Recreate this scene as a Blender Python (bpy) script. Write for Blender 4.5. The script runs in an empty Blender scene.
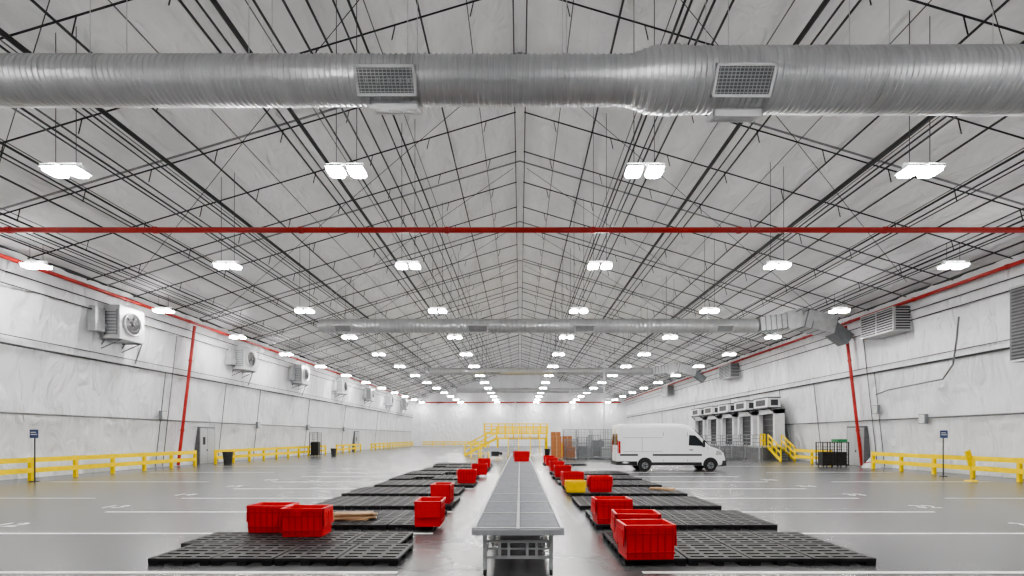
import bpy, math, random
from mathutils import Vector, Matrix
random.seed(7)
C = bpy.context.scene.collection
PI = math.pi

# ------------------------------------------------------------------ materials
def mat(name, col, rough=0.5, metal=0.0, var=0.0, vscale=3.0, bump=0.0, bscale=8.0, emit=None, stretch=None, bdist=0.05, detail=6, dist=0.6, bstretch=None, spec=None):
    m = bpy.data.materials.new(name); m.use_nodes = True
    nt = m.node_tree; N = nt.nodes; L = nt.links
    b = N['Principled BSDF']
    b.inputs['Base Color'].default_value = (*col, 1)
    b.inputs['Roughness'].default_value = rough
    b.inputs['Metallic'].default_value = metal
    if spec is not None: b.inputs['Specular IOR Level'].default_value = spec
    tc = N.new('ShaderNodeTexCoord'); mp = N.new('ShaderNodeMapping')
    L.new(tc.outputs['Object'], mp.inputs['Vector'])
    if stretch: mp.inputs['Scale'].default_value = stretch
    ns = N.new('ShaderNodeTexNoise'); ns.inputs['Scale'].default_value = vscale
    ns.inputs['Detail'].default_value = 5
    L.new(mp.outputs[0], ns.inputs['Vector'])
    cr = N.new('ShaderNodeValToRGB')
    v = max(var, 0.02)
    cr.color_ramp.elements[0].position = 0.3; cr.color_ramp.elements[1].position = 0.7
    cr.color_ramp.elements[0].color = (*[max(0, c*(1-v)) for c in col], 1)
    cr.color_ramp.elements[1].color = (*[min(1, c*(1+v)) for c in col], 1)
    L.new(ns.outputs['Fac'], cr.inputs[0]); L.new(cr.outputs[0], b.inputs['Base Color'])
    if bump > 0:
        mp2 = N.new('ShaderNodeMapping'); L.new(tc.outputs['Object'], mp2.inputs['Vector'])
        if bstretch or stretch: mp2.inputs['Scale'].default_value = bstretch or stretch
        n2 = N.new('ShaderNodeTexNoise'); n2.inputs['Scale'].default_value = bscale
        n2.inputs['Detail'].default_value = detail; n2.inputs['Distortion'].default_value = dist
        L.new(mp2.outputs[0], n2.inputs['Vector'])
        bp = N.new('ShaderNodeBump'); bp.inputs['Strength'].default_value = bump
        bp.inputs['Distance'].default_value = bdist
        L.new(n2.outputs['Fac'], bp.inputs['Height']); L.new(bp.outputs[0], b.inputs['Normal'])
    if emit:
        b.inputs['Emission Color'].default_value = (*emit[0], 1)
        b.inputs['Emission Strength'].default_value = emit[1]
    return m

M_wall = mat('wall_fabric', (0.69,0.70,0.72), 0.42, 0, 0.06, 0.5, 0.8, 0.95, bdist=0.30, detail=2, dist=1.3, bstretch=(1,1.3,.55))
M_ceil = mat('ceiling_fabric', (0.75,0.75,0.755), 0.55, 0, 0.09, 0.45, 0.7, 0.9, stretch=(1.5,0.7,1), bdist=0.35, detail=2.5, dist=1.2)
M_floor = mat('concrete', (0.108,0.109,0.111), 0.27, 0, 0.30, 0.40, 0.05, 3)
M_paint = mat('white_floor_paint', (0.78,0.78,0.77), 0.5, 0, 0.15, 6)
M_galv = mat('galvanised_steel', (0.56,0.57,0.58), 0.42, 0.7, 0.08, 2.6, stretch=(2.2,.5,.5))
M_galvp = mat('galvanised_parts', (0.52,0.53,0.54), 0.4, 0.6, 0.12, 3)
M_galvd = mat('dark_galvanised', (0.20,0.21,0.22), 0.45, 0.4, 0.12, 5)
M_black = mat('black_steel', (0.012,0.012,0.013), 0.5, 0.2, 0.2, 5)
M_dark = mat('dark_steel', (0.035,0.035,0.038), 0.5, 0.3, 0.2, 4)
M_grey = mat('grey_steel', (0.13,0.13,0.135), 0.5, 0.3, 0.15, 4)
M_rafter = mat('rafter_steel', (0.24,0.24,0.245), 0.5, 0.2, 0.15, 4)
M_red = mat('red_pipe_paint', (0.40,0.014,0.010), 0.4, 0, 0.12, 3)
M_bin = mat('red_plastic', (0.60,0.003,0.007), 0.38, 0, 0.08, 4)
M_bind = mat('dark_red_plastic', (0.42,0.003,0.006), 0.42, 0, 0.10, 4)
M_ybin = mat('yellow_plastic', (0.92,0.60,0.002), 0.4, 0, 0.08, 4)
M_yel = mat('yellow_safety_paint', (0.90,0.64,0.0004), 0.5, 0, 0.06, 4, spec=.15)
M_pal = mat('black_pallet_plastic', (0.014,0.0135,0.015), 0.55, 0, 0.3, 6, spec=.35)
M_pald = mat('black_pallet_base', (0.006,0.006,0.007), 0.6, 0, 0.2, 6, spec=.3)
M_white = mat('white_paint', (0.84,0.85,0.87), 0.28, 0, 0.02, 2)
M_offw = mat('white_sheet_metal', (0.62,0.63,0.64), 0.4, 0, 0.05, 3)
M_unit = mat('grey_sheet_metal', (0.48,0.49,0.50), 0.42, 0.2, 0.08, 3)
M_glass = mat('dark_glass', (0.02,0.023,0.027), 0.08, 0, 0.05, 2)
M_rub = mat('rubber', (0.012,0.012,0.013), 0.7, 0, 0.2, 6)
M_trim = mat('black_trim', (0.02,0.02,0.022), 0.6, 0, 0.1, 6)
M_lens = mat('headlamp_lens', (0.55,0.58,0.6), 0.12, 0.3, 0.03, 6)
M_tail = mat('tail_lamp', (0.45,0.01,0.01), 0.25, 0, 0.05, 6)
M_led = mat('led_panel', (1,1,1), 0.5, emit=((1.0,0.99,0.965), 210))
M_upfill = mat('ceiling_fill_strip', (1,1,1), 0.5, emit=((1.0,0.99,0.965), 30))  # added upward glow that brightens the ceiling fabric
M_wood = mat('raw_wood', (0.42,0.28,0.16), 0.7, 0, 0.25, 5)
M_card = mat('cardboard', (0.36,0.14,0.05), 0.75, 0, 0.1, 5)
M_door = mat('grey_door_paint', (0.38,0.39,0.40), 0.45, 0, 0.04, 3)
M_sign = mat('blue_sign', (0.02,0.04,0.13), 0.4, 0, 0.05, 4)
M_roll = mat('roller_steel', (0.27,0.28,0.30), 0.40, 0.4, 0.1, 8)
M_tray = mat('dark_tray', (0.03,0.03,0.033), 0.6, 0.2, 0.1, 8)
M_frame = mat('conveyor_frame', (0.42,0.43,0.45), 0.42, 0.4, 0.08, 4)
M_green = mat('green_plastic', (0.03,0.22,0.08), 0.5, 0, 0.1, 4)

# ------------------------------------------------------------------ mesh builder
class MB:
    def __init__(s): s.v=[]; s.f=[]; s.mi=[]; s.sm=[]
    def add(s, vs, fs, mi=0, smooth=False):
        o=len(s.v); s.v += [tuple(v) for v in vs]
        for f in fs:
            s.f.append([i+o for i in f]); s.mi.append(mi); s.sm.append(smooth)
    def box(s, a, b, mi=0):
        x0,y0,z0=a; x1,y1,z1=b
        vs=[(x0,y0,z0),(x1,y0,z0),(x1,y1,z0),(x0,y1,z0),(x0,y0,z1),(x1,y0,z1),(x1,y1,z1),(x0,y1,z1)]
        s.add(vs,[(0,3,2,1),(4,5,6,7),(0,1,5,4),(1,2,6,5),(2,3,7,6),(3,0,4,7)],mi)
    def tube(s, p, q, r, n=8, mi=0, r2=None, caps=True):
        p=Vector(p); q=Vector(q); d=(q-p)
        if d.length<1e-6: return
        d.normalize(); u=d.orthogonal().normalized(); w=d.cross(u)
        if r2 is None: r2=r
        vs=[]
        for c,rr in ((p,r),(q,r2)):
            for i in range(n):
                a=2*PI*i/n; vs.append(c+u*math.cos(a)*rr+w*math.sin(a)*rr)
        fs=[(i,(i+1)%n,n+(i+1)%n,n+i) for i in range(n)]
        s.add(vs,fs,mi,n>6)
        if caps: s.add(vs,[tuple(range(n-1,-1,-1)),tuple(range(n,2*n))],mi)
    def path(s, pts, r, n=8, mi=0):
        for i in range(len(pts)-1):
            s.tube(pts[i],pts[i+1],r,n,mi)
    def beam(s, p, q, w, h, mi=0, up=(0,0,1)):
        p=Vector(p); q=Vector(q); d=(q-p).normalized()
        sd=d.cross(Vector(up)).normalized(); uu=sd.cross(d)
        vs=[]
        for c in (p,q):
            for a,b in ((-1,-1),(1,-1),(1,1),(-1,1)):
                vs.append(c+sd*a*w/2+uu*b*h/2)
        s.add(vs,[(3,2,1,0),(4,5,6,7),(0,1,5,4),(1,2,6,5),(2,3,7,6),(3,0,4,7)],mi)
    def revolve_x(s, prof, c, n=32, mi=0, smooth=True):
        vs=[]
        for x,r in prof:
            for i in range(n):
                a=2*PI*i/n; vs.append((c[0]+x,c[1]+math.cos(a)*r,c[2]+math.sin(a)*r))
        fs=[]
        for k in range(len(prof)-1):
            for i in range(n):
                fs.append((k*n+i,(k)*n+(i+1)%n,(k+1)*n+(i+1)%n,(k+1)*n+i))
        s.add(vs,fs,mi,smooth)
    def obj(s, name, mats, parent=None, loc=(0,0,0), rot=(0,0,0)):
        me=bpy.data.meshes.new(name); me.from_pydata(s.v,[],s.f)
        if not isinstance(mats,(list,tuple)): mats=[mats]
        for m in mats: me.materials.append(m)
        me.polygons.foreach_set('material_index',s.mi); me.polygons.foreach_set('use_smooth',s.sm)
        me.update()
        o=bpy.data.objects.new(name,me); C.objects.link(o); o.location=loc; o.rotation_euler=rot
        if parent: o.parent=parent
        return o

def tag(o,label,cat,group=None,kind=None):
    o['label']=label; o['category']=cat
    if group: o['group']=group
    if kind: o['kind']=kind
    return o
def empty(name,label,cat,loc=(0,0,0),rz=0,group=None):
    o=bpy.data.objects.new(name,None); C.objects.link(o); o.location=loc; o.rotation_euler=(0,0,rz)
    o.empty_display_size=0.2
    return tag(o,label,cat,group)
def struct(o):
    o['kind']='structure'; return o
def clone(root,loc,rz=0,label=None,mats=None,rot=None):
    n=root.copy(); C.objects.link(n); n.location=loc; n.rotation_euler=rot if rot else (0,0,rz)
    if label: n['label']=label
    for ch in root.children:
        c=ch.copy(); C.objects.link(c); c.parent=n
    return n

# ------------------------------------------------------------------ setting
Y0,Y1=-20.0,114.5
ZE=10.9; SL=0.30
def roof(x): return ZE+(24.0-min(24,abs(x)))*SL
def wallx(z): return 25.2-1.2*z/ZE   # walls lean inwards
m=MB(); m.box((-25.6,Y0-0.3,-0.2),(25.6,Y1+0.3,0)); struct(m.obj('floor',M_floor))
def sidewall(name,sg):
    m=MB(); ny=560; nz=28; vs=[]
    rr=random.Random(5 if sg<0 else 9); ph=[rr.uniform(0,6) for _ in range(40)]
    for j in range(nz+1):
        z=ZE*j/nz
        for i in range(ny+1):
            y=Y0+(Y1-Y0)*i/ny
            e=math.sin(PI*((z%3.27)/3.27))**.7
            b=int(z/3.27)
            seam=.06*max(0,1-abs(((y+1.3)%4.075)-2.04)/.25)
            bul=e*(0.09+0.08*math.sin(1.1*y+ph[b]+.3*z)+0.06*math.sin(2.9*y+.5*z+ph[b+5])+.04*math.sin(5.6*y-.6*z+ph[b+9])-seam)
            vs.append((sg*(wallx(z)+bul+0.01),y,z))
    fs=[]
    for j in range(nz):
        for i in range(ny):
            a=j*(ny+1)+i
            fs.append((a,a+1,a+ny+2,a+ny+1) if sg<0 else (a,a+ny+1,a+ny+2,a+1))
    m.add(vs,fs,0,True); struct(m.obj(name,M_wall))
sidewall('wall_left',-1); sidewall('wall_right',1)
def endwall(name,y):
    m=MB(); vs=[(-25.6,y,0),(25.6,y,0),(24.1,y,ZE+0.1),(0,y,roof(0)+0.15),(-24.1,y,ZE+0.1)]
    m.add(vs,[(0,1,2,3,4)]); struct(m.obj(name,M_wall))
endwall('wall_back',Y1); endwall('wall_front',Y0)
m=MB(); nx=150; ny=260; vs=[]
for i in range(nx+1):
    x=-24.2+48.4*i/nx
    for j in range(ny+1):
        y=Y0+(Y1-Y0)*j/ny
        sag=0.06*abs(math.sin(PI*(y-Y0)/4.075))+0.20*abs(math.sin(PI*x/1.63))*(0.8+.3*math.sin(.7*y+x))
        vs.append((x,y,roof(x)+0.05+sag))
fs=[]
for i in range(nx):
    for j in range(ny):
        a=i*(ny+1)+j; fs.append((a,a+1,a+ny+2,a+ny+1))
m.add(vs,fs,0,True); struct(m.obj('ceiling',M_ceil))

for sg in (-1,1):
    for i in range(11):
        y=7.75+3.13*i
        m=MB(); m.box((min(sg*1.9,sg*11.6),y-0.055,0.0),(max(sg*1.9,sg*11.6),y+0.055,0.004))
        tag(m.obj('painted_line',M_paint),'white painted parking stall line on the concrete floor','floor line','painted stall lines')
    for i in range(5):
        y=10.9+6.26*i
        m=MB(); m.box((min(sg*14.6,sg*22.0),y-0.04,0.0),(max(sg*14.6,sg*22.0),y+0.04,0.004))
        tag(m.obj('painted_line',M_paint),'white painted lane line on the concrete floor near the wall','floor line','painted stall lines')
for sg in (-1,1):
    for i in range(5):
        cu=bpy.data.curves.new('tmp_text','FONT'); cu.body=str((12 if sg<0 else 31)+i)
        cu.size=0.75; cu.align_x='CENTER'; cu.extrude=0.001
        t=bpy.data.objects.new('tmp_text',cu); C.objects.link(t)
        bpy.context.view_layer.update()
        me=bpy.data.meshes.new_from_object(t.evaluated_get(bpy.context.evaluated_depsgraph_get()))
        bpy.data.objects.remove(t)
        me.materials.clear(); me.materials.append(M_paint)
        o=bpy.data.objects.new('stall_number',me); C.objects.link(o)
        o.location=(sg*12.2,11.7+3.13*i,0.003)
        tag(o,'white stencilled stall number painted on the concrete floor','floor marking','stall numbers')

# ------------------------------------------------------------------ roof structure
yy=Y0+0.05
while yy<Y1:
    m=MB()
    for sg in (-1,1):
        m.beam((0,yy,roof(0)-0.02),(sg*23.9,yy,roof(24)-0.02),0.04,0.07)
    tag(m.obj('roof_rafter',M_rafter),'thin steel rafter under the fabric ceiling','roof beam','roof rafters')
    yy+=8.15
x=0.25; k=0
while x<23.5:
    for sg in (-1,1):
        m=MB(); z=roof(x)-0.12
        m.tube((sg*x,Y0+.1,z),(sg*x,Y1-.1,z),(.042 if k else .028) if k%2==0 else .022,6)
        tag(m.obj('roof_purlin',M_dark if k%2==0 else M_grey),'dark steel purlin running the length of the roof','roof beam','roof purlins')
    x+=1.63; k+=1
for x in (5.4,8.9,14.2,17.7,21.0):
    for sg in (-1,1):
        big=x in (8.9,14.2)
        trio=((0,0.085 if big else .045,0.66),(0.45,0.035,0.72)) + (((.8,.028,.70),) if x>10 else ())
        for dx,r,dz in trio:
            m=MB(); xx=sg*(x+dx); z=roof(x)-dz
            m.tube((xx,Y0+.1,z),(xx,Y1-.1,z),r,8)
            tag(m.obj('overhead_pipe',M_black if dx==0 else M_dark),'long black pipe hung beneath the roof','pipe','overhead pipes')
yy=4.2
while yy<Y1-1:
    m=MB()
    for sg in (-1,1):
        m.tube((sg*0.2,yy,roof(0.2)-0.50),(sg*23.4,yy,roof(23.4)-0.50),0.030,6)
        x=1.6
        while x<23:
            z=roof(x)-0.50
            m.tube((sg*x,yy,z),(sg*(x+0.12),yy,z-0.52),0.02,5)
            x+=2.7
    tag(m.obj('sprinkler_branch_pipe',M_black),'thin black sprinkler branch pipe with short drops below the roof','pipe','sprinkler branch pipes')
    yy+=3.26
yy=Y0+0.1
while yy<Y1-8.2:
    m=MB()
    for sg in (-1,1):
        for a,b in ((0.4,11.6),(11.6,22.4)):
            m.tube((sg*a,yy,roof(a)-0.3),(sg*b,yy+8.1,roof(b)-0.3),0.014,5)
    tag(m.obj('bracing_rod',M_dark),'diagonal steel bracing rods in the roof plane','roof bracing','roof bracing rods')
    yy+=8.15
ROWS=(-22.1,-13.35,-5.1,3.65,11.75,19.8)
for x in ROWS:
    m=MB(); z=10.95 if abs(x)<20.5 else 10.9
    m.tube((x-0.3,Y0+.1,z),(x-0.3,Y1-.1,z),0.028,6); m.tube((x+0.3,Y0+.1,z),(x+0.3,Y1-.1,z),0.028,6)
    tag(m.obj('lighting_rail',M_dark),'pair of thin steel rails carrying the row of lights','rail','lighting rails')
def redpipe(pts,label,r=0.11):
    m=MB(); m.path(pts,r,12)
    for p,q in zip(pts,pts[1:]):
        p=Vector(p);q=Vector(q);L=(q-p).length;nn=int(L/6)
        for i in range(nn+1):
            c=p+(q-p)*((i+0.5)/(nn+1)); d=(q-p).normalized()*0.08
            m.tube(c-d,c+d,r*1.25,12)
    return tag(m.obj('sprinkler_main',M_red),label,'pipe')
redpipe([(-23.7,20.3,10.5),(23.7,20.3,10.5)],'red sprinkler main crossing the full width of the hall')
for sg in (-1,1):
    redpipe([(sg*23.6,Y0+1,10.35),(sg*23.6,Y1-1,10.35)],'red sprinkler main running along the top of the wall',0.10)
    redpipe([(sg*23.75,36.5,10.2),(sg*24.75,36.2,0.05)],'red sprinkler riser standing against the wall',0.11)
redpipe([(-23,Y1-0.3,10.0),(23,Y1-0.3,10.0)],'red sprinkler pipe across the end wall',0.14)
for sg in (-1,1):
    for z,r in ((6.54,0.06),(3.27,0.045),(9.3,0.035),(6.95,.025),(9.85,.03)):
        m=MB(); x=wallx(z)-0.08
        m.tube((sg*x,Y0+.5,z),(sg*x,Y1-.5,z),r,6)
        tag(m.obj('wall_conduit',M_dark if z>6 else M_grey),'conduit running along the fabric wall','conduit','wall conduits')
    for i,y in enumerate((34.4,35.1,41.5,47,58,70,86)):
        top=6.5 if i!=1 else 9.2
        m=MB(); m.tube((sg*(wallx(.1)-.10),y,0.05),(sg*(wallx(top)-.10),y,top),0.03,6)
        tag(m.obj('wall_conduit',M_grey),'thin conduit dropping down the wall','conduit','wall conduit drops')
m=MB(); pts=[(23.7,27.0,8.6),(23.75,27.2,7.4),(23.9,27.6,6.1),(24.1,28.5,5.4),(24.3,33,5.2),(24.35,34.2,5.0)]
m.path(pts,.045,8)
tag(m.obj('flexible_conduit',M_grey),'curved grey conduit bending down the fabric wall','conduit')

# ------------------------------------------------------------------ lights
fx=empty('high_bay_light','paired square LED high-bay fixture hung from the roof','ceiling light',(0,0,0),group='high-bay lights')
LX=.305
m=MB()
for s in (-1,1):
    m.box((s*LX-0.235,-0.28,0.02),(s*LX+0.235,0.28,0.08))
    m.box((s*LX-0.12,-0.12,0.09),(s*LX+0.12,0.12,0.20))
m.box((-0.5,-0.03,0.20),(0.5,0.03,0.25))
m.obj('housing',M_offw,fx)
def roundsq(m,cx,hx,hy,r,z0,z1):
    pts=[]
    for (sx,sy,a0) in ((1,1,0),(-1,1,PI/2),(-1,-1,PI),(1,-1,3*PI/2)):
        for k in range(5):
            a=a0+PI/2*k/4; pts.append((cx+sx*(hx-r)+r*math.cos(a),sy*(hy-r)+r*math.sin(a)))
    n=len(pts); vs=[(x,y,z0) for x,y in pts]+[(x,y,z1) for x,y in pts]
    m.add(vs,[tuple(range(n-1,-1,-1)),tuple(range(n,2*n))]+[(i,(i+1)%n,n+(i+1)%n,n+i) for i in range(n)])
for s in (-1,1):
    m=MB(); roundsq(m,s*LX,.22,.27,.13,-.05,.02); m.obj('led_panel',M_led,fx)
    m=MB(); m.box((s*LX-0.22,-0.27,0.08),(s*LX+0.22,-0.13,0.088)); m.obj('ceiling_fill_strip',M_upfill,fx)  # glowing strips added on top of the housing to light the ceiling
    m=MB(); m.box((s*LX-0.22,0.13,0.08),(s*LX+0.22,0.27,0.088)); m.obj('ceiling_fill_strip',M_upfill,fx)
for s in (-1,1):
    m=MB(); m.tube((s*0.3,0,0.25),(s*0.3,0,1.02),0.01,5); m.obj('hanger',M_dark,fx)
first=True
for x in ROWS:
    for i in range(-2,13):
        y=14.7+8.15*i
        loc=(x,y,9.9)
        if first: fx.location=loc; first=False
        else: clone(fx,loc)
for x in ROWS[1:5]:
    for i in range(0,9):
        y=14.7+8.15*i
        m=MB()
        for s in (-.3,.3): m.tube((x+s,y,10.9),(x+s,y,roof(x+s)-0.02),0.012,5)
        tag(m.obj('suspension_wire',M_dark),'thin suspension wires dropping from the roof','wire','suspension wires')

# ------------------------------------------------------------------ ducts
def grille(root,vx,vw,vh,r,ang,deep=.05):
    m=MB(); yf=-r-deep; t=0.055; yb=-r*0.84
    m.box((vx-vw/2,yf,-vh/2),(vx+vw/2,yb,-vh/2+t)); m.box((vx-vw/2,yf,vh/2-t),(vx+vw/2,yb,vh/2))
    m.box((vx-vw/2,yf,-vh/2),(vx-vw/2+t,yb,vh/2)); m.box((vx+vw/2-t,yf,-vh/2),(vx+vw/2,yb,vh/2))
    nb=8
    for i in range(nb):
        zz=-vh/2+t+(vh-2*t)*(i+.5)/nb
        m.box((vx-vw/2+t,yf+0.01,zz-0.009),(vx+vw/2-t,yf+0.025,zz+0.009),1)
    nb=int(vw/0.09)
    for i in range(nb):
        xx=vx-vw/2+t+(vw-2*t)*(i+.5)/nb
        m.box((xx-.007,yf+0.012,-vh/2+t),(xx+.007,yf+0.028,vh/2-t),1)
    m.box((vx-vw/2+t,yf+0.032,-vh/2+t),(vx+vw/2-t,yf+0.042,vh/2-t),2)
    m.obj('air_grille',[M_offw,M_galvp,M_galvd],root,rot=(ang,0,0))
def duct(y,z,segs,label,vents,rib=0.11,rh=.012,strap=3.4,vframe=0):
    root=empty('ventilation_duct',label,'duct',(0,y,z))
    prof=[]
    for (xa,ra),(xb,rb) in zip(segs,segs[1:]):
        nn=max(1,int(abs(xb-xa)/rib))
        for i in range(nn):
            t=i/nn; x=xa+(xb-xa)*t; r=ra+(rb-ra)*t; st=(xb-xa)/nn
            prof+= [(x,r),(x+st*0.62,r),(x+st*0.74,r+rh),(x+st*0.88,r+rh)]
    prof.append(segs[-1])
    m=MB(); m.revolve_x([(prof[0][0],0.01)]+prof+[(prof[-1][0],0.01)],(0,0,0),56)
    o=m.obj('duct_shell',M_galv,root)
    md=o.modifiers.new('es','EDGE_SPLIT'); md.split_angle=math.radians(30)
    for vx,vw,vh,r,under in vents:
        grille(root,vx,vw,vh,r,math.radians(34))
        if under: grille(root,vx+.1,vw*.85,vh*.75,r,math.radians(106),.12)
    x=segs[0][0]+1
    while x<segs[-1][0]-1:
        r=[rr for xx,rr in segs if xx<=x][-1]
        m=MB(); m.revolve_x([(x-.02,r+.01),(x-.02,r+.022),(x+.02,r+.022),(x+.02,r+.01)],(0,0,0),32)
        top=roof(x)-z-0.1
        for s in (-1,1): m.tube((x,s*(r+.02),0),(x,s*(r+.02),top),0.008,5)
        m.obj('hanger_strap',M_galvp,root)
        x+=strap
    return root
duct(11.2,10.07,[(-17,.48),(2.35,.48),(2.4,.50),(2.85,.63),(3.3,.655),(3.75,.62),(17,.65)],'large spiral galvanised air duct spanning the hall near the roof',
     [(-2.9,1.30,.56,.48,True),(4.78,1.28,.60,.63,True)],rib=.125,rh=.022)
duct(36.0,10.1,[(-14.4,.42),(-14.2,.50),(17,.50)],'spiral galvanised air duct hung across the hall with small grilles',
     [(-12.6,1.2,.55,.50,False),(-3.0,1.4,.55,.50,False),(4.6,1.4,.55,.50,False),(14.6,1.2,.55,.50,False)],rib=.3,rh=.015)
duct(61.0,10.1,[(-11,.44),(16,.44)],'slender galvanised air duct hung across the hall',
     [(-3.0,1.2,.45,.44,False),(5,1.2,.45,.44,False)],rib=.5,rh=.015)
duct(86.0,10.1,[(-11,.40),(14,.40)],'plain galvanised air duct hung across the hall near the end wall',[],rib=.6,rh=.015)
for (y,xa,z,sc) in ((36.0,17.05,10.1,1.0),(61.0,16.05,10.1,.85)):
    root=empty('supply_duct','square galvanised supply duct joining the round duct to the wall unit','duct',(0,y,z))
    m=MB()
    m.beam((xa,0,0),(xa+2.0,0,.25),1.3*sc,.95*sc); m.beam((xa+1.9,0.0,.2),(xa+3.0,-.1,.5),1.35*sc,1.3*sc)
    m.beam((xa+2.95,-.1,.45),(xa+5.2,-.2,-.1),1.4*sc,1.25*sc)
    for i in range(5): m.beam((xa+.3+i*.38,0,.04+.047*i),(xa+.36+i*.38,0,.045+.047*i),1.36*sc,1.04*sc,1)
    for i in range(4): m.beam((xa+3.1+i*.5,-.1,.42-i*.12),(xa+3.18+i*.5,-.1,.40-i*.12),1.46*sc,1.32*sc,1)
    m.obj('duct_section',[M_galvp,M_galvd],root)
    m=MB(); m.beam((xa+5.1,-.2,-.2),(xa+6.3,-.2,-1.1),1.1*sc,.8*sc); m.obj('duct_elbow',M_galvd,root)

# ------------------------------------------------------------------ wall fan units
def fan_unit(sg,y,label):
    root=empty('wall_fan_unit',label,'air unit',(sg*24.0,y,7.85),0,group='wall air units')
    m=MB(); m.box((-0.25,-.95,0),(0.75,.95,1.95)); m.obj('cabinet',M_unit,root)
    m=MB()
    for i in range(8): m.box((-0.1,-.99,.25+i*.18),(0.58,-.95,.25+i*.18+.05))
    m.box((-.14,-1.0,.2),(-.1,-.95,1.7)); m.box((.58,-1.0,.2),(.62,-.95,1.7))
    m.obj('louver',M_galvd,root)
    n=32; zc=.98
    m=MB(); m.revolve_x([(0.75,.70),(0.84,.70),(0.84,.63),(0.77,.60)],(0,0,zc),n); m.obj('fan_shroud',M_offw,root)
    m=MB(); m.revolve_x([(.755,.005),(.76,.60)],(0,0,zc),n); m.obj('fan_recess',M_black,root)
    m=MB()
    for i in range(6):
        a=2*PI*i/6; c,s=math.cos(a),math.sin(a)
        a2=a+.35; c2,s2=math.cos(a2),math.sin(a2)
        m.add([(.78,c*.1,zc+s*.1),(.78,c*.57,zc+s*.57),(.81,c2*.57,zc+s2*.57),(.81,c2*.1,zc+s2*.1)],[(0,1,2,3)])
    m.revolve_x([(.77,.12),(.83,.10),(.84,.005)],(0,0,zc),16)
    m.obj('fan_blades',M_dark,root)
    m=MB()
    for r in (.2,.4): m.revolve_x([(.84,r-.006),(.852,r-.006),(.852,r+.006),(.84,r+.006)],(0,0,zc),24)
    for i in range(6):
        a=2*PI*i/6+.2; m.beam((.85,math.cos(a)*.08,zc+math.sin(a)*.08),(.85,math.cos(a)*.66,zc+math.sin(a)*.66),.010,.010,0,(1,0,0))
    m.obj('fan_guard',M_grey,root)
    for s in (-.75,.75):
        m=MB(); m.beam((-.6,s,-.6),(.6,s,-.08),.05,.05); m.beam((-.75,s,-.05),(.75,s,-.05),.06,.06); m.beam((-.7,s,-.65),(-.3,s,-.05),.05,.05)
        m.obj('bracket',M_galvd,root)
    m=MB(); m.tube((.1,.95,.3),(.1,1.7,.3),.05,6); m.tube((.1,1.7,.3),(-.4,1.7,-1.1),.04,6); m.obj('hose',M_galvd,root)
    m=MB(); m.box((-.3,-1.85,.3),(.1,-1.2,1.6)); m.box((-.34,-1.87,.25),(.12,-1.83,1.65)); m.box((-.2,-1.22,.6),(.05,-.93,.8)); m.obj('control_box',M_galvp,root)
for y in (30,43.2,54.3,66.5,79,91,103): fan_unit(-1,y,'grey wall-mounted air unit with round fan above the guardrail')
def louver_unit(y,z,dx,w,h,label,mc=M_unit):
    root=empty('louvered_air_unit',label,'air unit',(24.0,y,z))
    m=MB(); m.box((-dx,-w/2,0),(.3,w/2,h)); m.obj('cabinet',mc,root)
    m=MB()
    nb=int(h/.16)
    for i in range(nb):
        m.box((-dx-.03,-w/2+.12,.1+i*.16),(-dx,w/2-.12,.1+i*.16+.08))
        m.box((-dx+.12,-w/2-.03,.1+i*.16),(.1,-w/2,.1+i*.16+.08))
    m.obj('louver',M_dark,root)
    m=MB(); m.box((-dx-.04,-w/2,h-.08),(-dx,w/2,h)); m.box((-dx-.04,-w/2,0),(-dx,w/2,.08))
    m.box((-dx-.04,-.04,0),(-dx-.005,.04,h)); m.obj('frame',M_galvp,root)
louver_unit(32.4,8.7,.9,3.0,1.5,'galvanised louvered air unit mounted high on the wall')
louver_unit(23.4,5.7,.3,1.6,3.6,'tall dark louvered intake panel fixed to the wall',M_grey)
louver_unit(56.5,8.7,.9,3.0,1.5,'louvered air unit mounted high on the wall beyond the supply duct')
louver_unit(80,8.7,.9,3.0,1.5,'small louvered air unit high on the far stretch of wall')

# ------------------------------------------------------------------ guardrails
LR=2.42
g=empty('guardrail','yellow two-rail steel guardrail bolted along the wall','guardrail',(0,0,0),group='yellow guardrails')
m=MB(); m.box((-.08,-.08,0),(.08,.08,1.13)); m.obj('post',M_yel,g)
for z in (.50,1.0):
    m=MB()
    xs=[(-.15,-.12),(-.15,.12),(-.08,.12),(-.08,-.12)]
    ya,yb=-.08,LR-.085; k=len(xs)
    vs=[(a,ya,z+b) for a,b in xs]+[(a,yb,z+b) for a,b in xs]
    m.add(vs,[tuple(range(k)),tuple(range(2*k-1,k-1,-1))]+[(i,k+i,k+(i+1)%k,(i+1)%k) for i in range(k)]); m.obj('rail',M_yel,g)
used=False
def place(x,y,rz):
    global used
    if not used: g.location=(x,y,0); g.rotation_euler=(0,0,rz); used=True
    else: clone(g,(x,y,0),rz)
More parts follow.
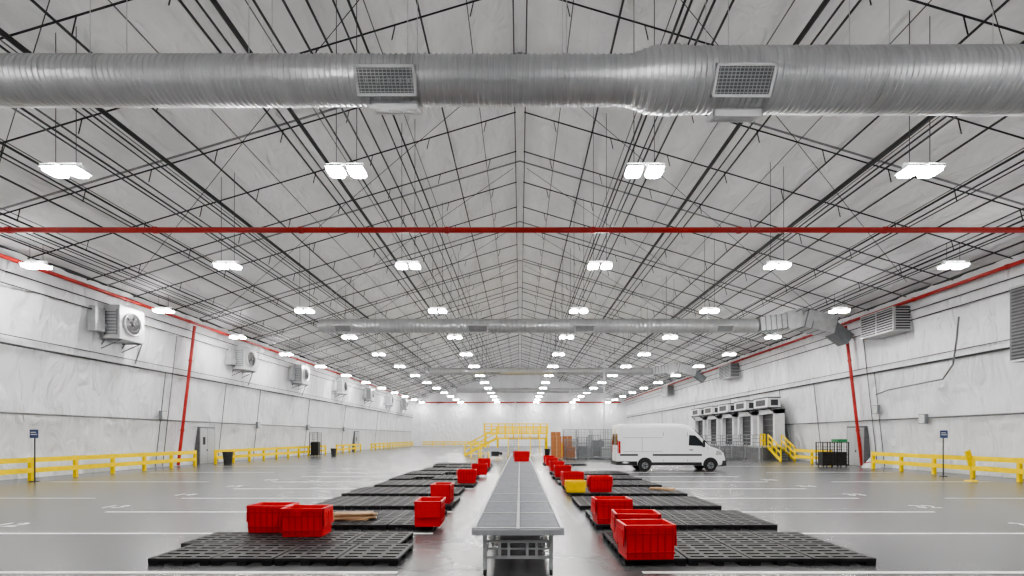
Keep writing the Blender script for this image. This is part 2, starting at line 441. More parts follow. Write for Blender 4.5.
# mirrored guardrail whose rails also face the hall
g2=empty('guardrail','yellow two-rail steel guardrail bolted along the wall','guardrail',(0,0,0),group='yellow guardrails')
m=MB(); m.box((-.08,-.08,0),(.08,.08,1.13)); m.obj('post',M_yel,g2)
for z in (.50,1.0):
    m=MB(); m.box((.08,-.08,z-.12),(.15,LR-.085,z+.12)); m.obj('rail',M_yel,g2)
used2=False
def run(x,ya,yb,sg):
    global used2
    n=max(1,round((yb-ya)/LR))
    for i in range(n):
        if sg<0:
            if not used2: g2.location=(x,ya+LR*i,0); used2=True
            else: clone(g2,(x,ya+LR*i,0),0)
        else: place(x,ya+LR*i,0)
def endpost(x,y,h=1.12):
    m=MB(); m.box((-.08,-.08,0),(.08,.08,h))
    m.tube((0,0,h),(0,0,h+.03),.06,8)
    tag(m.obj('bollard',M_yel,None,(x,y,0)),'yellow square steel end post beside the guardrail','bollard','end posts')
for a,b in ((9.5,36.2),(38.6,60.4),(64,74),(79,88),(90,110)): run(-23.5,a,b,-1); endpost(-23.5,a+LR*round((b-a)/LR)+.02)
for a,b in ((8.9,33.2),(84,91),(93,110)): run(23.4,a,b,1); endpost(23.4,a+LR*round((b-a)/LR)+.02)
run(22.9,36.8,40.5,1)
for i in range(14):
    x=-22+i*LR
    if -8<x<9: continue
    place(x+LR,112.3,PI/2)
for x,y,lab in ((-22.9,23.6,'black post with small dark blue notice plate beside guardrail'),(22.6,26.7,'dark post with small blue notice plate beside guardrail')):
    root=empty('sign_post',lab,'sign',(x,y,0))
    m=MB(); m.tube((0,0,0.02),(0,0,2.3),.03,8); m.tube((0,0,0),(0,0,.03),.18,16); m.obj('post',M_dark,root)
    m=MB(); m.box((-.2,-.05,2.05),(.2,-.03,2.45)); m.box((-.15,-.055,2.2),(.15,-.05,2.24),1); m.box((-.15,-.055,2.3),(.1,-.05,2.34),1); m.obj('sign_plate',[M_sign,M_offw],root)

# ------------------------------------------------------------------ doors
def door(nm,sg,y,w=2.0,h=2.9):
    m=MB(); xa=wallx(h)-.12
    m.box((min(sg*xa,sg*(xa+.5)),y-w/2,0),(max(sg*xa,sg*(xa+.5)),y+w/2,h),1)
    x0=xa-.03
    m.box((min(sg*x0,sg*xa),y-w/2+.1,.02),(max(sg*x0,sg*xa),y-.02,h-.12)); m.box((min(sg*x0,sg*xa),y+.02,.02),(max(sg*x0,sg*xa),y+w/2-.1,h-.12))
    m.box((min(sg*(x0-.05),sg*x0),y-.14,1.0),(max(sg*(x0-.05),sg*x0),y-.06,1.12),2)
    m.box((min(sg*(x0-.01),sg*x0),y-.6,1.5),(max(sg*(x0-.01),sg*x0),y-.3,2.1),2)
    struct(m.obj(nm,[M_door,M_grey,M_black]))
door('door_1',-1,39.6); door('door_2',1,36.9); door('door_3',-1,76,2.2,3)

# ------------------------------------------------------------------ dock area
m=MB(); m.box((21.8,45.2,0),(24.2,70,1.15)); m.box((21.7,45.1,1.15),(24.2,70,1.25),1)
for i in range(9): m.box((21.72,45.4+i*3.0,0.02),(21.8,45.5+i*3.0,1.15),1)
tag(m.obj('loading_platform',[M_grey,M_galvp]),'raised grey steel loading platform along the wall','platform')
for i in range(5):
    y=47.2+i*4.4
    root=empty('dock_enclosure','boxy dock door bay with dark recess and unit above','dock door',(24.0,y,1.25),group='dock door enclosures')
    m=MB()
    m.box((-.8,-1.7,0),(.1,-1.35,3.4)); m.box((-.8,1.35,0),(.1,1.7,3.4)); m.box((-.8,-1.7,3.0),(.1,1.7,3.4)); m.obj('door_frame',M_offw,root)
    m=MB(); m.box((-.40,-1.35,.02),(-.33,1.35,3.0))
    for j in range(5): m.box((-.43,-1.35,.3+j*.55),(-.40,1.35,.34+j*.55),1)
    m.obj('door_panel',[M_dark,M_grey],root)
    m=MB(); m.box((-1.3,-1.35,3.6),(-.1,1.35,4.5)); m.obj('overhead_unit',M_offw,root)
    m=MB(); m.box((-1.34,-1.4,4.44),(-.1,1.4,4.54)); m.box((-1.34,-1.4,3.50),(-.1,1.4,3.6)); 
    m.box((-1.0,-1.38,3.75),(-.35,-1.35,4.3)); m.box((-1.33,-.9,3.75),(-1.3,.9,4.3)); m.obj('unit_frame',M_dark,root)
    for s in (-1.45,1.45):
        m=MB(); m.beam((-1.3,s,3.6),(-.2,s,2.6),.07,.09); m.obj('strut',M_dark,root)
    root2=empty('platform_railing','grey tubular railing on the loading platform edge','railing',(21.85,y+.4,1.25),group='platform railings')
    for s in (-2.0,-.7,.7,2.0):
        m=MB(); m.tube((0,s,0),(0,s,1.05),.035,6); m.obj('post',M_galvd,root2)
    for zz in (.35,.7,1.05):
        m=MB(); m.tube((0,-2.05,zz),(0,2.05,zz),.035,6); m.obj('rail',M_galvd,root2)

def stairs(name,label,loc,rz,H,run_,w):
    root=empty(name,label,'stairs',loc,rz)
    n=max(3,int(round(H/.2)))
    m=MB()
    for i in range(n):
        x=run_*(i)/n; m.box((x,-w/2,H*(i+1)/n-.04),(x+run_/n+.02*(i<n-1),w/2,H*(i+1)/n))
    m.obj('treads',M_galvd,root)
    for s in (-1,1):
        m=MB(); m.beam((0,s*w/2,.06),(run_,s*w/2,H-.05),.06,.26); m.obj('stringer',M_yel,root)
        m=MB()
        for hh in (.55,1.05): m.beam((0.05,s*w/2,.15+hh),(run_,s*w/2,H+hh),.08,.10)
        for i in range(4):
            t=i/3; m.box((.05+(run_-.1)*t-.04,s*w/2-.04,H*t),(.05+(run_-.1)*t+.04,s*w/2+.04,H*t+1.1))
        m.obj('handrail',M_yel,root)
    return root
stairs('yellow_stairs','narrow yellow steel stairs leading up to the loading platform',(22.9,42.7,0),PI/2,1.25,2.3,1.2)
root=empty('yellow_railing','yellow guard railing on the corner of the loading platform','railing',(21.75,45.2,1.25))
for i in range(3):
    m=MB(); m.box((i*.19-.04,-.04,0),(i*.19+.04,.04,1.15)); m.obj('post',M_yel,root)
for z in (.5,1.05):
    m=MB(); m.box((0,-.04,z),(.42,.04,z+.1)); m.obj('rail',M_yel,root)

def crossover(y,xa,xb,H,label):
    root=empty('crossover_platform',label,'platform',(0,y,0))
    m=MB(); m.box((xa,-.9,H-.16),(xb,.9,H)); m.obj('deck',M_yel,root)
    for x in (xa+.1,xb-.1):
        for s in (-.8,.8):
            m=MB(); m.box((x-.09,s-.09,0),(x+.09,s+.09,H-.12)); m.obj('leg',M_yel,root)
        m=MB(); m.beam((x,-.8,.2),(x,.8,H-.2),.07,.07); m.obj('leg_brace',M_yel,root)
    for s in (-.86,.86):
        m=MB()
        for z in (.1,.45,.78,1.12): m.box((xa,s-.04,H+z-.045),(xb,s+.04,H+z+.045))
        nn=int((xb-xa)/.8)
        for i in range(nn+1):
            x=xa+(xb-xa)*i/nn; m.box((x-.055,s-.055,H),(x+.055,s+.055,H+1.2))
        m.obj('railing',M_yel,root)
crossover(56,-2.6,3.0,2.0,'yellow crossover platform bridging the conveyor line')
stairs('yellow_stairs','yellow steel stairs climbing to the crossover platform',(-6.2,56,0),0,2.0,3.58,1.4)
stairs('yellow_ladder_stairs','steep yellow stairs climbing to the crossover platform',(1.6,52.3,0),PI/2,2.0,2.7,1.0)
crossover(62,-4.4,3.4,2.6,'taller yellow crossover platform further along the aisle')
stairs('yellow_ladder_stairs','steep yellow stairs beside the conveyor end',(-.7,52.3,0),PI/2,2.0,2.7,1.1)
for x in (-4.6,-3.6,3.9):
    root=empty('yellow_gate','yellow steel gate frame standing near the crossover platform','gate',(x,51.0,0),group='yellow gates')
    for s in (-.4,.4):
        m=MB(); m.box((s-.06,-.06,0),(s+.06,.06,1.5)); m.obj('post',M_yel,root)
    for z in (.35,.85,1.38):
        m=MB(); m.box((-.34,-.04,z),(.34,.04,z+.1)); m.obj('rail',M_yel,root)
root=empty('transfer_conveyor','grey transfer conveyor unit with dark motor housing at the aisle end','conveyor',(-2.2,45.5,0))
m=MB(); m.box((-1.1,-.45,.85),(1.1,.45,1.05)); m.box((-1.1,-.5,.80),(1.1,-.45,1.12)); m.box((-1.1,.45,.80),(1.1,.5,1.12)); m.obj('bed',M_frame,root)
for s in (-.95,.95):
    m=MB(); m.box((s-.05,-.4,0),(s+.05,-.32,.85)); m.obj('leg',M_galvp,root)
    m=MB(); m.box((s-.05,.32,0),(s+.05,.4,.85)); m.obj('leg',M_galvp,root)
m=MB(); m.box((-.4,-.35,.35),(.3,.3,.80)); m.tube((.3,0,.58),(.6,0,.58),.14,12); m.obj('motor_housing',M_dark,root)

# ------------------------------------------------------------------ conveyor
cv=empty('conveyor_section','grey steel roller conveyor section on legs along the centre aisle','conveyor',(-.03,7.35,0),group='conveyor sections')
CL=3.0
for x in (-.68,.63):
    m=MB(); m.box((x,0,.66),(x+.05,CL-.01,.765)); m.obj('side_frame',M_frame,cv)
m=MB(); m.box((-.025,0,.68),(.025,CL-.01,.757)); m.obj('centre_rail',M_frame,cv)
m=MB(); m.box((-.68,-.01,.655),(.68,.03,.735)); m.obj('end_plate',M_frame,cv)
for yv in (.03,1.48):
    m=MB(); m.box((-.63,yv,.70),(.63,yv+.05,.757)); m.obj('cross_member',M_frame,cv)
m=MB(); y=.13
while y<CL-.05:
    if abs(y-1.5)>.06:
        for a,b in ((-.62,-.035),(.035,.62)): m.tube((a,y,.722),(b,y,.722),.030,8)
    y+=.115
o=m.obj('roller_bed',M_roll,cv); o['kind']='stuff'
m=MB(); m.box((-.60,.06,.64),(.60,CL-.05,.655)); m.obj('under_tray',M_tray,cv)
for yv in (.22,CL-.6):
    for s in (-1,1):
        m=MB(); m.box((s*.50-.03,yv-.03,.10),(s*.50+.03,yv+.03,.64)); m.obj('leg',M_galvp,cv)
        m=MB(); m.revolve_x([(-.025,.005),(-.025,.05),(.025,.05),(.025,.005)],(s*.50,yv,.055),14); m.obj('caster',M_rub,cv)
        m=MB(); m.beam((s*.5,yv+.03,.6),(s*.5,yv+.5,.3),.03,.03,0,(1,0,0)); m.obj('knee_brace',M_galvp,cv)
    m=MB(); m.box((-.48,yv-.02,.26),(.48,yv+.02,.30)); m.box((-.48,yv-.02,.50),(.48,yv+.02,.54)); m.box((-.48,yv-.02,.40),(.48,yv+.02,.42))
    for xx in (-.3,-.16,.12,.26): m.box((xx,yv-.02,.28),(xx+.04,yv+.02,.52))
    m.obj('cross_brace',M_galvp,cv)
for s in (-.50,.50):
    m=MB(); m.box((s-.015,.25,.28),(s+.015,CL-.6,.32)); m.obj('long_brace',M_galvp,cv)
for i in range(1,11): clone(cv,(-.03,7.35+CL*i,0))

# ------------------------------------------------------------------ pallets
pl=empty('plastic_pallet','black plastic pallet lying on the concrete floor','pallet',(0,0,0),group='black plastic pallets')
PW,PL=1.0,1.13
m=MB()
cx=[-.5,-.43,-.20,-.13,.13,.20,.43,.5]     # 3 columns of slots
cy=[-.565]; 
for j in range(5):
    a=-.565+.09+j*.216; cy+= [a,a+.075]
cy.append(.565)
z0,z1=.085,.12; nxx=len(cx)-1; nyy=len(cy)-1
def solid(a,b): return 0<=a<nxx and 0<=b<nyy and not (a%2==1 and b%2==1)
for i in range(nxx):
    for j in range(nyy):
        if not solid(i,j): continue
        xa,xb,ya,yb=cx[i],cx[i+1],cy[j],cy[j+1]
        vs=[(xa,ya,z0),(xb,ya,z0),(xb,yb,z0),(xa,yb,z0),(xa,ya,z1),(xb,ya,z1),(xb,yb,z1),(xa,yb,z1)]
        fs=[(4,5,6,7),(0,3,2,1)]
        if not solid(i,j-1): fs.append((0,1,5,4))
        if not solid(i+1,j): fs.append((1,2,6,5))
        if not solid(i,j+1): fs.append((2,3,7,6))
        if not solid(i-1,j): fs.append((3,0,4,7))
        m.add(vs,fs)
m.obj('deck',M_pal,pl)
m=MB()
for x in (-.42,0,.42):
    for y in (-.48,0,.48): m.box((x-.08,y-.08,.02),(x+.08,y+.08,.085))
for x in (-.42,0,.42): m.box((x-.07,-PL/2,0),(x+.07,PL/2,.02))
for x in (-.25,.25): m.box((x-.17,-PL/2+.02,.055),(x+.17,-PL/2+.05,.085))
m.obj('base',M_pald,pl)
pfirst=True
def pal(x,y,rz=0,z=0):
    global pfirst
    rz+=random.uniform(-.012,.012)
    if pfirst: pl.location=(x,y,z); pl.rotation_euler=(0,0,rz); pfirst=False
    else: clone(pl,(x,y,z),rz)
DY=3.13
off=0
for k in range(10):
    ya=8.15+DY*k+PL/2
    for r in range(2):
        y=ya+r*1.16
        ncol={0:4,1:3,2:4,3:4}.get(k,4)
        off={0:-.25*r,1:0,2:0,3:-.2}.get(k,random.uniform(-.25,.1) if r==0 else off)
        for c in range(ncol):
            if k>3 and random.random()<.05: continue
            pal(-2.48-c*1.03+off,y)
        ncol=4 if k<7 else 3
        offr={0:.0,1:.05*r,2:0}.get(k,random.uniform(-.1,.1))
        if k in (7,8): continue
        for c in range(ncol):
            pal(2.22+c*1.03+offr,y)

# ------------------------------------------------------------------ bins
def make_bin(label,mat1,mat2,cat='bin'):
    root=empty('storage_bin',label,cat,(0,0,0),group='plastic storage bins')
    W,D,H=.80,.58,.55; bw,bd=.77,.55; t=.02
    def ring(w,d,z): return [(-w/2,-d/2,z),(w/2,-d/2,z),(w/2,d/2,z),(-w/2,d/2,z)]
    m=MB()
    vs=ring(bw,bd,0)+ring(W,D,H)+ring(W-2*t,D-2*t,H)+ring(bw-2*t,bd-2*t,t)
    fs=[(3,2,1,0)]
    for a in (0,4,8):
        for i in range(4):
            j=(i+1)%4; fs.append((a+i,a+j,a+4+j,a+4+i))
    fs.append((12,13,14,15))
    m.add(vs,fs); m.obj('shell',mat1,root)
    m=MB()
    w,d,z0,z1=W+.025,D+.025,H-.05,H+.01; th=.03
    m.box((-w/2,-d/2,z0),(w/2,-d/2+th,z1)); m.box((-w/2,d/2-th,z0),(w/2,d/2,z1))
    m.box((-w/2,-d/2,z0),(-w/2+th,d/2,z1)); m.box((w/2-th,-d/2,z0),(w/2,d/2,z1))
    m.obj('rim',mat1,root)
    for s in (-1,1):
        m=MB()
        for x in (-.385,-.25,-.13,0,.12,.24,.365): m.beam((x*.97,s*(bd/2+.0),.03),(x,s*(D/2-.006),H-.05),.022,.024,0,(1,0,0))
        m.box((-W/2,s*(D/2-.006)-.012,.10),(W/2,s*(D/2-.006)+.008,.125)); m.box((-W/2,s*(D/2-.006)-.012,.40),(W/2,s*(D/2-.006)+.010,.425))
        m.obj('ribs',mat2,root)
        m=MB(); m.beam((s*(W/2+.02),0,H-.005),(s*(W/2+.035),0,H-.34),D-.06,.014,0,(s,0,0)); 
        for yy_ in (-.14,0,.14): m.box((s*(W/2+.032)-.008,yy_-.03,H-.30),(s*(W/2+.032)+.010,yy_+.03,H-.08))
        m.obj('lid_flap',mat1,root)
        m=MB(); m.tube((s*(W/2+.018),-D/2+.02,H+.0),(s*(W/2+.018),D/2-.02,H+.0),.012,8); m.obj('hinge',mat2,root)
    return root
RB='red plastic storage bin standing on black pallets'
rb=make_bin(RB,M_bin,M_bind)
PT=.121
def P(xc,yb,ze):
    d=500*(2.1-ze)/(yb-437); return ((xc-520)/500*d,d)
lst=[ (301,537,.03),(266,534,-.02),(650,560,.05),(640,545,-.06),(614,524,.04),(601,492,.0),(428,526,1.60),(441,503,1.55),
      (466,483,.1),(479,475,.1),(484,467,0),(573,486,.1),(563,477,0),(557,471,.1),(552,466,.0),(549,463,0)]
fb=True
for xc,yb,rz in lst:
    x,d=P(xc,yb,PT)
    if yb==534: d+=.12; x-=.05
    if yb==545: d+=.05
    if fb: rb.location=(x,d+.3,PT); rb.rotation_euler=(0,0,rz); fb=False
    else: clone(rb,(x,d+.3,PT),rz)
x2,d2=P(577,492,PT)
yb_=make_bin('yellow plastic storage bin among the red bins',M_ybin,M_ybin); yb_.location=(x2-.05,d2+.1,PT); yb_.scale=(.85,.85,.72)
clone(rb,(.08,27.5,.765),.1,'red plastic storage bin sitting on the conveyor')

def boards(x,y,z,n,label,rz):
    for i in range(n):
        m=MB(); m.box((-.45,-.05,0),(.45,.05,.03))
        m.box((-.44,-.045,.03),(.44,.045,.036))
        tag(m.obj('wooden_board',M_wood,None,(x+random.uniform(-.08,.08),y+.13*(i%3),z+.042*(i//3)),(0,0,rz+random.uniform(-.1,.1))),label,'board','loose wooden boards')
boards(-4.0,11.9,PT,12,'raw wooden board lying on black pallets by the bins',.15)
boards(5.3,18.6,PT,6,'raw wooden board lying on black pallets',-.35)

# ------------------------------------------------------------------ van
VX,VY=6.0,30.5
van=empty('cargo_van','white high-roof long cargo van parked on the concrete floor','van',(VX,VY+1.02,0))
def hw(x,z):
    w=1.01-max(0,z-1.15)*.05-max(0,.55-z)*.10
    if x>5.7: w*=1-.16*((x-5.7)/.85)**2
    if x<.15: w*=1-.02*(1-x/.15)
    return w
prof=[(0,2.80),(.03,2.85),(.4,2.90),(2,2.92),(3.75,2.91),(4.1,2.86),(4.4,2.74),(4.7,2.50),(5.0,2.18),(5.3,1.85),(5.55,1.60),(5.72,1.50),(6.0,1.41),(6.3,1.28),(6.48,1.10),(6.58,.80)]
zb=.36
m=MB(); fr=[0,.06,.15,.3,.45,.6,.75,.9,.965,.99,1.0]
rf=[.97,1,1,1,1,1,1,1,.99,.96,.90]
vs=[]
for x,zt in prof:
    b=zb if x<6.5 else zb+.05
    half=[]
    for f,r in zip(fr,rf):
        z=b+(zt-b)*f; half.append((hw(x,z)*r,z))
    ring=[(x,-w,z) for w,z in half]+[(x,0,zt+.015)]+[(x,w,z) for w,z in reversed(half)]
    n=len(ring); vs+=ring
fs=[]
for k in range(len(prof)-1):
    for i in range(n):
        j=(i+1)%n; fs.append((k*n+i,k*n+j,(k+1)*n+j,(k+1)*n+i))
fs.append(tuple(range(n-1,-1,-1))); e=(len(prof)-1)*n; fs.append(tuple(range(e,e+n)))
m.add(vs,fs,0,True)
body=m.obj('body',M_white,van)
mod=body.modifiers.new('es','EDGE_SPLIT'); mod.split_angle=math.radians(22)
def side_panel(pts,name,mt,off=.012,sides=(-1,1)):
    for s in sides:
        m=MB(); vs=[(x,s*(hw(x,z)+off),z) for x,z in pts]; k=len(vs)
        vs2=[(x,s*(hw(x,z)-.01),z) for x,z in pts]
        m.add(vs+vs2,[tuple(range(k)),tuple(range(2*k-1,k-1,-1))]+[(i,(i+1)%k,k+(i+1)%k,k+i) for i in range(k)])
        m.obj(name,mt,van)
side_panel([(4.30,1.58),(5.32,1.54),(4.95,1.98),(4.70,2.20),(4.34,2.22)],'side_window',M_glass)
side_panel([(2.05,.37),(5.1,.37),(5.1,.56),(2.05,.56)],'rocker_trim',M_trim)
side_panel([(0.0,.37),(1.15,.37),(1.15,.62),(.0,.62)],'rocker_trim',M_trim)
side_panel([(2.1,.95),(5.1,.95),(5.1,1.06),(2.1,1.06)],'rub_strip',M_trim)
side_panel([(0.1,.95),(1.2,.95),(1.2,1.06),(.1,1.06)],'rub_strip',M_trim)
for xs in (4.22,2.75,5.45):
    side_panel([(xs,.6),(xs+.025,.6),(xs+.025,2.4 if xs<5 else 1.48),(xs,2.4 if xs<5 else 1.48)],'door_seam',M_grey,.004)
side_panel([(.3,2.05),(2.72,2.05),(2.72,2.08),(.3,2.08)],'panel_seam',M_door,.004)
side_panel([(.3,1.2),(2.72,1.2),(2.72,1.23),(.3,1.23)],'panel_seam',M_door,.004)
side_panel([(1.45,1.25),(1.48,1.25),(1.48,2.05),(1.45,2.05)],'panel_seam',M_door,.004)
side_panel([(4.34,1.28),(4.56,1.28),(4.56,1.34),(4.34,1.34)],'door_handle',M_trim,.03)
side_panel([(5.95,1.0),(6.40,1.0),(6.32,1.20),(6.0,1.30)],'headlamp',M_lens,.012)
side_panel([(0.02,1.1),(.14,1.1),(.14,1.85),(.02,1.85)],'tail_lamp',M_tail,.015)
m=MB(); a=[]
for x,z in [(4.70,2.50),(5.0,2.18),(5.3,1.85),(5.53,1.62)]:
    w=hw(x,z)*.93; a.append((x+.03,-w,z+.03)); a.append((x+.03,w,z+.03))
b=[(x-.06,y,z-.06) for x,y,z in a]
fs=[]
for k in range(3):
    i=2*k; fs+= [(i,i+1,i+3,i+2),(8+i,8+i+2,8+i+3,8+i+1),(i,i+2,8+i+2,8+i),(i+1,8+i+1,8+i+3,i+3)]
fs+=[(0,8,9,1),(6,7,15,14)]
m.add(a+b,fs); m.obj('windshield',M_glass,van)
m=MB(); m.box((6.15,-.90,.32),(6.64,.90,.66)); m.box((6.52,-.5,.70),(6.62,.5,.95)); m.obj('front_bumper',M_trim,van)
m=MB(); m.box((-.10,-.97,.36),(.08,.97,.60)); m.obj('rear_bumper',M_trim,van)
for s in (-1,1):
    m=MB(); m.box((-.02,s*.48-.33,1.6),(-.004,s*.48+.33,2.3)); m.obj('rear_window',M_glass,van)
    m=MB(); m.box((-.025,s*.93-.06,1.1),(-.002,s*.93+.05,1.9)); m.obj('tail_lamp',M_tail,van)
m=MB(); m.box((-.012,-.01,.6),(-.002,.01,2.6)); m.box((-.015,-.9,1.35),(-.003,.9,1.36)); m.obj('rear_door_seam',M_grey,van)
for s in (-1,1):
    m=MB(); m.box((5.12,s*1.15-.09,1.48),(5.22,s*1.15+.09,1.89)); m.beam((5.1,s*.95,1.53),(5.15,s*1.1,1.58),.05,.06); m.obj('wing_mirror',M_trim,van)
def ycyl(m,x,y0,y1,z,r,n=28,mi=0): m.tube((x,y0,z),(x,y1,z),r,n,mi)
for x in (1.62,5.62):
    for s in (-1,1):
        m=MB(); vs=[]; nn=16; R1,R0=.46,.40
        yo=s*(hw(x,.6)+.02)
        for i in range(nn+1):
            a_=PI*i/nn
            for R in (R0,R1): vs.append((x+math.cos(a_)*R,yo,.40+math.sin(a_)*R))
        m.add(vs,[(2*i,2*i+1,2*i+3,2*i+2) for i in range(nn)])
        vs=[(x,yo-s*.005,.36)]+[(x+math.cos(PI*i/nn)*.43,yo-s*.005,.36+math.sin(PI*i/nn)*.45) for i in range(nn+1)]
        m.add(vs,[(0,i+1,i+2) for i in range(nn)],1)
        m.obj('wheel_arch',[M_trim,M_rub],van)
        m=MB(); ycyl(m,x,s*.80,s*1.045,.36,.36); m.obj('tyre',M_rub,van)
        m=MB(); ycyl(m,x,s*1.04,s*1.055,.36,.20,24)
        for i in range(5):
            a_=2*PI*i/5; ycyl(m,x+math.cos(a_)*.13,s*1.05,s*1.06,.36+math.sin(a_)*.13,.035,8,1)
        ycyl(m,x,s*1.05,s*1.075,.36,.06,12,1)
        m.obj('wheel_hub',[M_galvd,M_dark],van)

# ------------------------------------------------------------------ misc items
def trash(x,y,label,mt=M_dark,sc=1):
    root=empty('trash_can',label,'trash can',(x,y,0))
    m=MB(); m.tube((0,0,0),(0,0,.8*sc),.24*sc,20,0,.31*sc); m.obj('barrel',mt,root)
    m=MB(); m.tube((0,0,.8*sc),(0,0,.85*sc),.34*sc,20); m.obj('rim',mt,root)
trash(-22.2,38.0,'dark grey round trash can near the guardrail',M_dark,1.15)
trash(-20.5,55,'dark trash can near the guardrail',M_dark)
trash(2.9,53.2,'dark trash can beside the crossover platform',M_dark)
def cage(x,y,w,d,h,label,mt=M_galvp,name='wire_cage',base=M_dark,fill=None):
    root=empty(name,label,'cage',(x,y,0))
    m=MB()
    for a in (-w/2,w/2):
        for b in (-d/2,d/2): m.box((a-.03,b-.03,.1),(a+.03,b+.03,h))
    for z in (.15,h/2,h-.03):
        for b in (-d/2,d/2): m.box((-w/2,b-.02,z-.02),(w/2,b+.02,z+.02))
        for a in (-w/2,w/2): m.box((a-.02,-d/2,z-.02),(a+.02,d/2,z+.02))
    m.obj('frame',mt,root)
    nx=int(w/.16)
    for b in (-d/2,d/2):
        m=MB()
        for i in range(1,nx):
            xx=-w/2+w*i/nx; m.tube((xx,b,.15),(xx,b,h),.014,4)
        for i in range(1,int(h/.2)): m.tube((-w/2,b,i*.2),(w/2,b,i*.2),.014,4)
        m.obj('mesh_panel',mt,root)
    m=MB(); m.box((-w/2,-d/2,.1),(w/2,d/2,.15))
    for a in (-w/2+.1,w/2-.1):
        for b in (-d/2+.1,d/2-.1): m.tube((a-.03,b,.05),(a+.03,b,.05),.05,10)
    m.obj('base',base,root)
    if fill:
        m=MB(); m.box((-w/2+.08,-d/2+.08,.15),(w/2-.08,d/2-.08,h*.6)); m.obj('load',fill,root)
for i in range(5): cage(4.75+i*1.12,47.0+.2*(i%2),1.0,1.0,1.9+.2*(i%3),'grey wire roll cage parked near the crossover platform',M_galvd,fill=(M_card,M_galvd,None,M_door,M_dark)[i])
for i in range(4): cage(5.2+i*1.5,52.5,1.3,1.1,2.9,'tall grey wire roll cage parked behind others',M_galvd,fill=(M_door,None,M_galvd,None)[i])
for i in range(3): cage(17.0+i*1.5,45.8,1.3,.8,1.7,'grey wire cage cart parked beside the loading platform',M_galvd,fill=(None,M_door,None)[i])
for i in range(4):
    root=empty('fence_panel','grey steel fence panel standing in front of the loading platform','fence',(15.4+i*1.68,43.8,0),group='grey fence panels')
    for s in (-.8,.8):
        m=MB(); m.box((s-.03,-.03,0),(s+.03,.03,1.35)); m.obj('post',M_galvd,root)
    m=MB()
    for z in (.15,.7,1.3): m.box((-.77,-.02,z-.025),(.77,.02,z+.025))
    for k in range(9): m.box((-.7+k*.17,-.01,.17),(-.675+k*.17,.01,1.28))
    m.obj('mesh_panel',M_galvd,root)
cage(21.6,35.4,.8,.8,1.75,'black wire roll cage by the wall door',M_black,'roll_cage',M_black,M_dark)
cage(22.6,35.4,.8,.8,1.75,'black wire roll cage with green crate on it',M_black,'roll_cage',M_black,M_dark)
m=MB(); m.box((-.35,-.35,0),(.35,.35,.06)); m.box((-.35,-.35,.06),(-.3,.35,.2)); m.box((.3,-.35,.06),(.35,.35,.2)); m.box((-.3,-.35,.06),(.3,-.3,.2)); m.box((-.3,.3,.06),(.3,.35,.2))
tag(m.obj('plastic_crate',M_green,None,(22.6,35.4,1.75)),'green plastic crate on top of roll cage','crate')
cage(-22.3,54.5,.9,.9,2.6,'tall black wire rack beside the guardrail',M_black,'storage_rack',M_black,M_black)
def boxstack(x,y,n):
    for i in range(n):
        m=MB(); m.box((-.45,-.4,0),(.45,.4,.40)); m.box((-.03,-.405,0),(.03,.405,.405),1)
        tag(m.obj('cardboard_box',[M_card,M_wood],None,(x,y,.14+i*.41),(0,0,random.uniform(-.02,.02))),'brown cardboard box stacked on a wooden pallet','box','stacked cardboard boxes')
    m=MB()
    for i in range(6): m.box((-.5,-.5+i*.18,.10),(.5,-.5+i*.18+.12,.14))
    for s in (-.5,-.05,.4): m.box((s,-.5,0),(s+.1,.52,.10))
    tag(m.obj('wooden_pallet',M_wood,None,(x,y,0)),'wooden pallet under the cardboard boxes','pallet','wooden pallets')
boxstack(3.4,46.6,5); boxstack(3.45,48.4,6); boxstack(4.7,49.9,5)
for x,y,h in ((9.2,54.6,11.5),(7.2,72,11),(-.8,88,12)):
    m=MB(); m.box((-.07,-.07,.02),(.07,.07,h)); m.box((-.2,-.2,0),(.2,.2,.02)); m.box((-.15,-.15,h-.3),(.15,.15,h-.2))
    tag(m.obj('steel_column',M_offw,None,(x,y,0)),'slender white steel post rising towards the roof','column')
root=empty('plastic_sheet_bundle','crumpled white plastic sheet bundle with red strap at wall base','bundle',(24.0,34.2,0))
m=MB(); nn=14; vs=[(0,0,.75)]
for k in range(1,5):
    for i in range(nn):
        a=2*PI*i/nn; r=.13*k*(1+.18*math.sin(i*2.3+k)); vs.append((math.cos(a)*r,math.sin(a)*r*1.2,max(0,.75-.19*k+.05*math.sin(i*1.7+k)) if k<4 else 0))
fs=[(0,1+i,1+(i+1)%nn) for i in range(nn)]
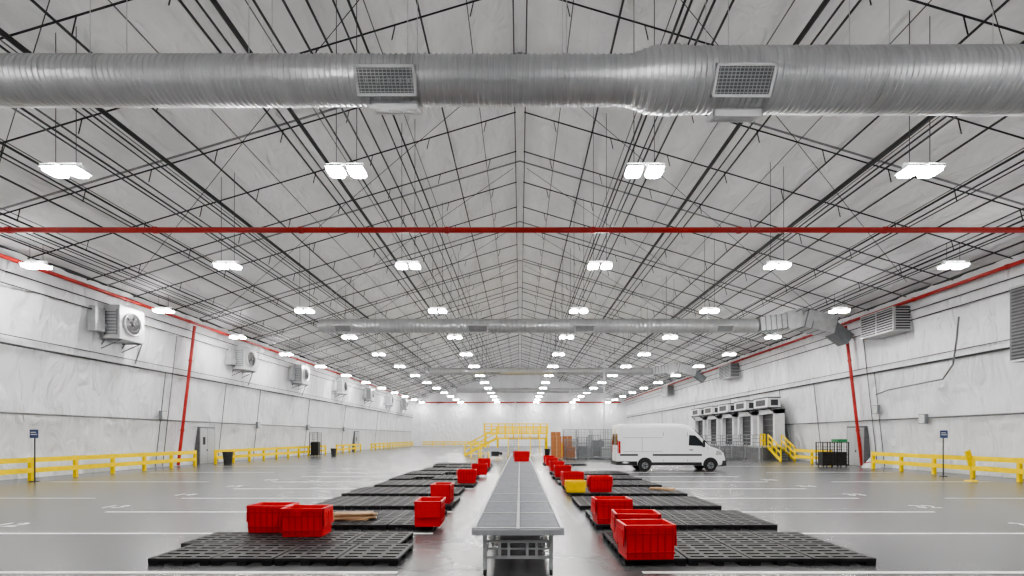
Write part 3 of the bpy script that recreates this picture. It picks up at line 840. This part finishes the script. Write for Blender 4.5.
for k in range(3):
    for i in range(nn): fs.append((1+k*nn+i,1+(k+1)*nn+i,1+(k+1)*nn+(i+1)%nn,1+k*nn+(i+1)%nn))
m.add(vs,fs,0,True); m.obj('sheet',M_offw,root)
m=MB(); m.path([(-.42,0,.33),(-.3,-.3,.4),(0,-.45,.42),(.3,-.3,.4)],.03,6); m.obj('strap',M_red,root)
root=empty('yellow_floor_stand','yellow tilted panel on a round-based stand beside guardrail','floor stand',(21.3,23.6,0))
m=MB(); m.tube((0,0,0),(0,0,.05),.25,20); m.obj('base',M_yel,root)
m=MB(); m.tube((0,0,.05),(-.06,0,.8),.03,8); m.obj('pole',M_yel,root)
m=MB(); m.beam((.0,0,.75),(-.20,0,1.45),.04,.26,0,(1,0,.3)); m.beam((.08,-.03,.8),(-.12,-.03,1.5),.04,.06,0,(1,0,.3)); m.obj('panel',M_yel,root)
for sg,y,z in ((-1,34.4,3.6),(-1,47,3.2),(1,34.4,4.0),(1,30.5,3.2),(-1,58,3.2),(-1,70,3.2)):
    root=empty('electrical_box','grey electrical box fixed to the wall conduit','electrical box',(sg*(wallx(z)-.24),y,z),0)
    m=MB(); m.box((-.10,-.25,-.3),(.10,.25,.3)); m.obj('enclosure',M_galvd,root)
    m=MB(); xx=-sg*.10; m.box((min(xx,xx-sg*.02),-.2,-.25),(max(xx,xx-sg*.02),.2,.25)); m.obj('cover',M_galvp,root)

# ------------------------------------------------------------------ world, camera
w=bpy.data.worlds.new('World'); bpy.context.scene.world=w; w.use_nodes=True
w.node_tree.nodes['Background'].inputs[0].default_value=(.5,.5,.5,1); w.node_tree.nodes['Background'].inputs[1].default_value=.1
try: bpy.context.scene.view_settings.look='AgX - Medium High Contrast'
except Exception: pass
cd=bpy.data.cameras.new('camera'); cam=bpy.data.objects.new('camera',cd); C.objects.link(cam)
cam.location=(0,0,2.1); cam.rotation_euler=(PI/2,0,0)
cd.sensor_width=36; cd.lens=500/1024*36; cd.shift_x=-8/1024; cd.shift_y=149/1024
cd.clip_end=400
bpy.context.scene.camera=cam
